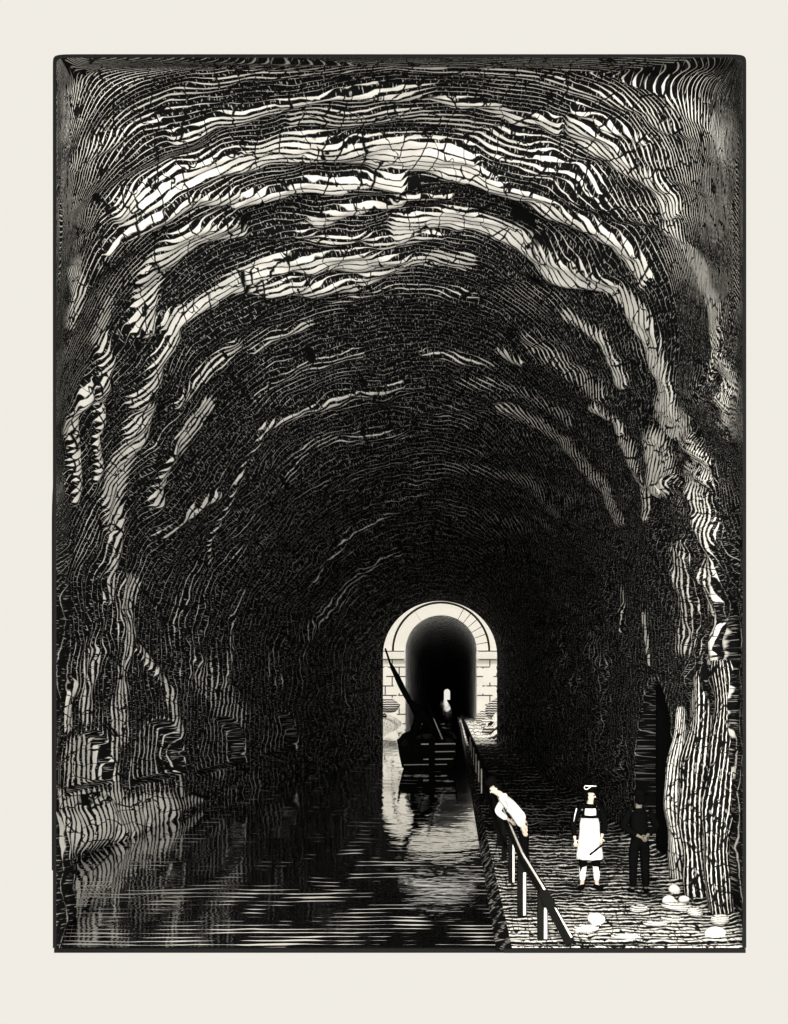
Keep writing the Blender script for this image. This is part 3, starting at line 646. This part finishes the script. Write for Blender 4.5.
def body(J, parent, m, eyes=True):
    J = {k: Vector(v) for k, v in J.items()}; V = []; E = []; R = []
    def add(p, r, con=None):
        V.append(tuple(p)); R.append(r); i = len(V)-1
        if con is not None: E.append((con, i))
        return i
    pv = add(J['pelvis'], (.13, .10)); wa = add(J['waist'], (.125, .095), pv); ch = add(J['chest'], (.10, .07), wa); nk = add(J['neck'], .055, ch)
    up = (J['head']-J['neck']).normalized(); F = J['face'].normalized()
    jaw = add(J['neck']+up*.07+F*.02, .06, nk); hd = add(J['head'], (.078, .088), jaw); cr = add(J['crown'], (.062, .07), hd)
    ns = add(J['head']-up*.005+F*.088, .014, hd); add(J['head']-up*.03+F*.104, .011, ns)
    side = F.cross(up).normalized()
    add(J['head']+side*.082-up*.01, .014, hd); add(J['head']-side*.082-up*.01, .014, hd)
    for s_ in ('l', 'r'):
        sh = add(J['s'+s_], .034, ch); mid = add((J['s'+s_]+J['e'+s_])/2, .046, sh); el = add(J['e'+s_], .038, mid); fm = add((J['e'+s_]*.6+J['w'+s_]*.4), .037, el); wr = add(J['w'+s_], .025, fm)
        palm, fing, th = hand_pts(J['w'+s_], J['e'+s_], s_)
        pm = add(palm, (.034, .016), wr)
        for b0, b1, b2, r in fing:
            a = add(b0, .0095, pm); c = add(b1, r, a); add(b2, r*.85, c)
        a = add(th[0], .011, pm); c = add(th[1], .0095, a); add(th[2], .008, c)
        h = add(J['h'+s_], .088, pv); tm = add(J['h'+s_]*.5+J['k'+s_]*.5, .075, h); k = add(J['k'+s_], .056, tm); cf = add(J['k'+s_]*.62+J['a'+s_]*.38, .056, k); a = add(J['a'+s_], .037, cf); add(lerp(J['a'+s_], J['t'+s_], .6), .022, a)
    o = skin('body', V, E, R, m, parent)
    for q in (-1, 1):
        bm = bmesh.new(); bmesh.ops.create_uvsphere(bm, u_segments=8, v_segments=6, radius=.011, matrix=Matrix.Translation(J['head']+up*.012+F*.082+side*q*.03)); link('eye', bm, M['ink'], parent, True)
    bm = bmesh.new(); beam(bm, J['head']-up*.062+F*.083-side*.022, J['head']-up*.062+F*.083+side*.022, .01, .008); link('mouth', bm, M['ink'], parent)
    return o
def limbs(name, J, keys, rads, m, parent, sub=2):
    V = [tuple(Vector(J[k]) if isinstance(k, str) else k) for k in keys]
    return skin(name, V, [(i, i+1) for i in range(len(V)-1)], rads, m, parent, sub=sub)
def lerp(a, b, t): return Vector(a)*(1-t)+Vector(b)*t
def jacket(name, J, m, parent, hem=None, puff=1., sl=1.):
    V = []; E = []; R = []
    def add(p, r, con=None):
        V.append(tuple(p)); R.append(r); i = len(V)-1
        if con is not None: E.append((con, i))
        return i
    J = {k: Vector(v) for k, v in J.items()}
    b0 = add(lerp(J['pelvis'], J['waist'], -.1) if hem is None else hem, (.175*puff, .135*puff)); w = add(J['waist'], (.155*puff, .122*puff), b0); c = add(J['chest'], (.178*puff, .135*puff), w); n = add(lerp(J['chest'], J['neck'], .5), (.17, .125), c); add(lerp(J['chest'], J['neck'], 1.1), (.085, .082), n)
    for s_ in ('l', 'r'):
        a = add(J['s'+s_], .078*puff, c); m1 = add(lerp(J['s'+s_], J['e'+s_], .5), .066*puff*sl, a); e = add(J['e'+s_], .058*puff*sl, m1); f = add(lerp(J['e'+s_], J['w'+s_], .5), .05*puff*sl, e); add(lerp(J['e'+s_], J['w'+s_], .88), .042*puff*sl, f)
    if m is M['ink']: skin('collar', [tuple(lerp(J['chest'], J['neck'], t)) for t in (.35, .7, 1.15)], [(0, 1), (1, 2)], [(.15, .12), (.13, .11), (.085, .085)], m, parent)
    return skin(name, V, E, R, m, parent)
def trousers(name, J, m, parent, cut=.93, fat=1.):
    V = []; E = []; R = []
    def add(p, r, con=None):
        V.append(tuple(p)); R.append(r); i = len(V)-1
        if con is not None: E.append((con, i))
        return i
    J = {k: Vector(v) for k, v in J.items()}
    w = add(J['waist']-(J['waist']-J['pelvis'])*.3, (.148, .118)); p = add(J['pelvis'], (.155, .125), w)
    for s_ in ('l', 'r'):
        h = add(lerp(J['h'+s_], J['k'+s_], .12), .105*fat, p); t = add(lerp(J['h'+s_], J['k'+s_], .5), .092*fat, h); k = add(J['k'+s_], .074*fat, t)
        if cut > 0: c = add(lerp(J['k'+s_], J['a'+s_], .45), .07*fat, k); add(lerp(J['k'+s_], J['a'+s_], cut), .058*fat, c)
    return skin(name, V, E, R, m, parent)
def shoes(J, m, parent):
    for s_ in ('l', 'r'):
        a, t = Vector(J['a'+s_]), Vector(J['t'+s_]); bk = a-(t-a)*.25; bk.z = .045
        skin('shoe', [tuple(a+Vector((0, 0, .03))), (a.x, a.y, .055), tuple(bk), tuple(lerp((a.x, a.y, .045), t, .6)), tuple(t+Vector((0, 0, .01)))], [(0, 1), (1, 2), (1, 3), (3, 4)], [.062, .066, .052, (.06, .05), (.052, .042)], m, parent, root=1)
def hat(J, m, parent, brim=.17, h=.12, tilt=0, bandm=None, name='hat'):
    J = {k: Vector(v) for k, v in J.items()}; up = (J['crown']-J['neck']).normalized(); c = J['crown']-up*.02
    rot = up.to_track_quat('Z', 'Y').to_matrix().to_4x4(); rot.translation = c
    bm = bmesh.new(); prof_ = [(.0, h), (.06, h), (.085, h*.93), (.092, h*.6), (.1, .005), (brim*.8, -.012), (brim, .012), (brim, .022), (brim*.8, -.002), (.11, .012)]
    prof_ = [(.001, h), (.05, h*.99), (.08, h*.9), (.09, h*.5), (.098, .012), (brim*.7, .004), (brim, .018), (brim+.002, .010), (brim*.7, -.012), (.098, -.012), (.06, -.012), (.001, -.012)]
    n = 24; Rr = [[bm.verts.new(rot @ Vector((r*math.cos(2*math.pi*i/n), r*1.1*math.sin(2*math.pi*i/n), z))) for i in range(n)] for r, z in prof_]
    for p, q in zip(Rr, Rr[1:]):
        for i in range(n): bm.faces.new((p[i], p[(i+1) % n], q[(i+1) % n], q[i]))
    o = link(name, bm, m, parent, True); return rot
def hair(J, m, parent):
    J = {k: Vector(v) for k, v in J.items()}; up = (J['head']-J['neck']).normalized(); F = J['face'].normalized()
    bm = bmesh.new(); bmesh.ops.create_icosphere(bm, subdivisions=3, radius=1)
    c = J['head']-F*.022+up*.025
    side = F.cross(up).normalized(); Mx = Matrix((side, F, up)).transposed()
    kill = [v for v in bm.verts if v.co.y > .35 and v.co.z < .45]
    bmesh.ops.delete(bm, geom=kill, context='VERTS')
    for v in bm.verts:
        p = v.co*(1+.03*math.sin(v.co.x*20)+.02*math.sin(v.co.z*17)); v.co = c+Mx @ Vector((p.x*.097, p.y*.103, p.z*.105))
    link('hair', bm, m, parent, True)

# man in a white apron
J = default_pose()
J.update(face=(.92, -.38, .0), wl=(-.25, -.06, .86), el=(-.27, .04, 1.10), er=(.26, -.0, 1.10), wr=(.18, -.13, .90), ar=(.12, .0, .09), tr=(.2, -.12, .035), al=(-.12, .02, .09), tl=(-.2, -.1, .035), kl=(-.11, -.02, .48), kr=(.11, -.02, .48))
man = empty('person', (2.17, 14.52, PATH), 0, 'person in a dark hat and long white apron standing on the towpath, head turned right', 'person')
man.scale = (.98, .98, .98)
body(J, man, M['skin']); hair(J, M['ink'], man)
jacket('shirt', J, M['ink'], man, puff=1.04)
trousers('breeches', J, M['ink'], man, cut=0.12)
for s_ in ('l', 'r'):
    k, a = Vector(J['k'+s_]), Vector(J['a'+s_])
    skin('stocking', [tuple(lerp(k, a, t)) for t in (-.1, .25, .5, .85)], [(0, 1), (1, 2), (2, 3)], [.066, .068, .062, .046], M['white'], man)
    skin('garter', [tuple(lerp(k, a, .42)), tuple(lerp(k, a, .52))], [(0, 1)], [.072, .07], M['ink'], man)
shoes(J, M['ink'], man)
hat(J, M['ink'], man, brim=.19, h=.13)
bm = bmesh.new(); pr = []
for i in range(15):
    a = math.pi*(.15+1.15*i/14); pr.append(Vector(J['crown'])+Vector((math.cos(a)*.075-.02, -.05-.07*abs(math.sin(a)), .04+.03*math.sin(2*a))))
pr.append(pr[0]+Vector((.05, -.02, .0))); pr = pr[::-1]
tube(bm, pr, .008, 6); o = link('hat_cord', bm, M['white'], man, True); o['label'] = 'white cord looped on the hat'
# apron: skirt wrapping the front, bib and straps
def panel(name, zs, ws, ys, wrap, m, parent, thick=.012, folds=.012):
    bm = bmesh.new(); n = 20; fr = []; bk = []
    for j, (z, w, y) in enumerate(zip(zs, ws, ys)):
        a_ = []; b_ = []
        for i in range(n+1):
            t = -1+2*i/n; ang = t*wrap; x = w*math.sin(ang)/math.sin(min(wrap, math.pi/2)); yy_ = -y*math.cos(ang)+folds*math.sin(t*13+j*.6)*(j/len(zs))
            a_.append(bm.verts.new((x, yy_, z))); b_.append(bm.verts.new((x*.97, yy_+thick, z)))
        fr.append(a_); bk.append(b_)
    for j in range(len(zs)-1):
        for i in range(n):
            bm.faces.new((fr[j][i], fr[j][i+1], fr[j+1][i+1], fr[j+1][i])); bm.faces.new((bk[j][i+1], bk[j][i], bk[j+1][i], bk[j+1][i+1]))
        bm.faces.new((fr[j][0], fr[j+1][0], bk[j+1][0], bk[j][0])); bm.faces.new((fr[j][n], bk[j][n], bk[j+1][n], fr[j+1][n]))
    for i in range(n): bm.faces.new((fr[0][i], bk[0][i], bk[0][i+1], fr[0][i+1])); bm.faces.new((fr[-1][i], fr[-1][i+1], bk[-1][i+1], bk[-1][i]))
    return link(name, bm, m, parent, True)
zs = [1.20, 1.1, 1.0, .9, .8, .7, .6, .53]
panel('apron', zs, [.14, .165, .165, .175, .19, .205, .22, .225], [.155, .165, .17, .18, .185, .19, .195, .2], 1.5, M['white'], man)
panel('apron_bib', [1.36, 1.31, 1.25], [.085, .095, .1], [.15, .155, .157], .8, M['white'], man)
bm = bmesh.new(); beam(bm, (-.15, -.172, 1.225), (.15, -.172, 1.225), .03, .03); o = link('apron_band', bm, M['ink'], man); o['label'] = 'dark band across the chest'
for sx in (-1, 1):
    bm = bmesh.new(); beam(bm, (sx*.12, -.168, 1.23), (sx*.11, -.12, 1.43), .028, .012, up=(0, 1, 0)); link('strap', bm, M['ink'], man)
    bm = bmesh.new(); tube(bm, [(sx*.225, -.09, 1.36), (sx*.255, -.09, 1.24), (sx*.27, -.07, 1.14)], [.02, .018, .01], 6, .5); 
    if sx < 0: o = link('sleeve_stripe', bm, M['white'], man, True); o['label'] = 'white stripe on the dark sleeve'
    else: bm.free()
bm = bmesh.new(); beam(bm, (-.03, -.215, .62), (.2, -.215, .80), .02, .03); o = link('apron_fold', bm, M['ink'], man); o['label'] = 'dark diagonal fold'

# man in dark coat seen from behind
J = default_pose()
J.update(face=(-.3, 1, 0), el=(-.29, -.03, 1.12), wl=(-.06, -.20, .98), er=(.29, -.03, 1.12), wr=(.06, -.21, .99), ar=(.11, 0, .09), tr=(.15, .14, .035), al=(-.11, 0, .09), tl=(-.15, .14, .035), kl=(-.1, .02, .48), kr=(.1, .02, .48))
man2 = empty('person', (2.93, 14.3, PATH), .1, 'person in a dark coat and dark hat standing with hands clasped behind the back', 'person')
man2.scale = (.95, .95, .95)
body(J, man2, M['darkskin']); hair(J, M['ink'], man2); jacket('coat', J, M['ink'], man2, puff=1.12, hem=Vector((0, 0, .80)))
trousers('trousers', J, M['ink'], man2, fat=1.05, cut=1.0); shoes(J, M['ink'], man2); hat(J, M['ink'], man2, brim=.17, h=.10)
# man in white shirt leaning on the rail
J = default_pose()
J.update(pelvis=(0, 0, .94), waist=(-.10, -.01, 1.06), chest=(-.24, -.02, 1.23), neck=(-.35, -.02, 1.37), head=(-.46, -.03, 1.47), crown=(-.51, -.02, 1.56),
    sl=(-.27, -.17, 1.30), el=(-.13, -.25, 1.07), wl=(-.03, -.22, .87), sr=(-.27, .15, 1.30), er=(-.42, .18, 1.08), wr=(-.22, .14, .95),
    hl=(.0, -.09, .88), kl=(.01, -.10, .48), al=(.02, -.1, .09), tl=(-.12, -.12, .035), hr=(.0, .09, .88), kr=(.03, .1, .48), ar=(.06, .1, .09), tr=(-.08, .12, .035), face=(-.85, -.35, -.45))
man3 = empty('person', (1.16, 15.3, PATH), 0, 'person in a white shirt and dark trousers leaning over the canal rail', 'person')
man3.scale = (1.06, 1.06, 1.06)
body(J, man3, M['skin']); hair(J, M['ink'], man3)
jacket('shirt', J, M['white'], man3, puff=1.0, sl=1.15); trousers('trousers', J, M['ink'], man3); shoes(J, M['ink'], man3); hat(J, M['ink'], man3, brim=.12, h=.12, name='cap')
bm = bmesh.new(); tube(bm, [(-.05, -.29, 1.2), (-.02, -.30, 1.12), (.0, -.29, 1.02)], [.02, .028, .012], 8, .5); bm.free()
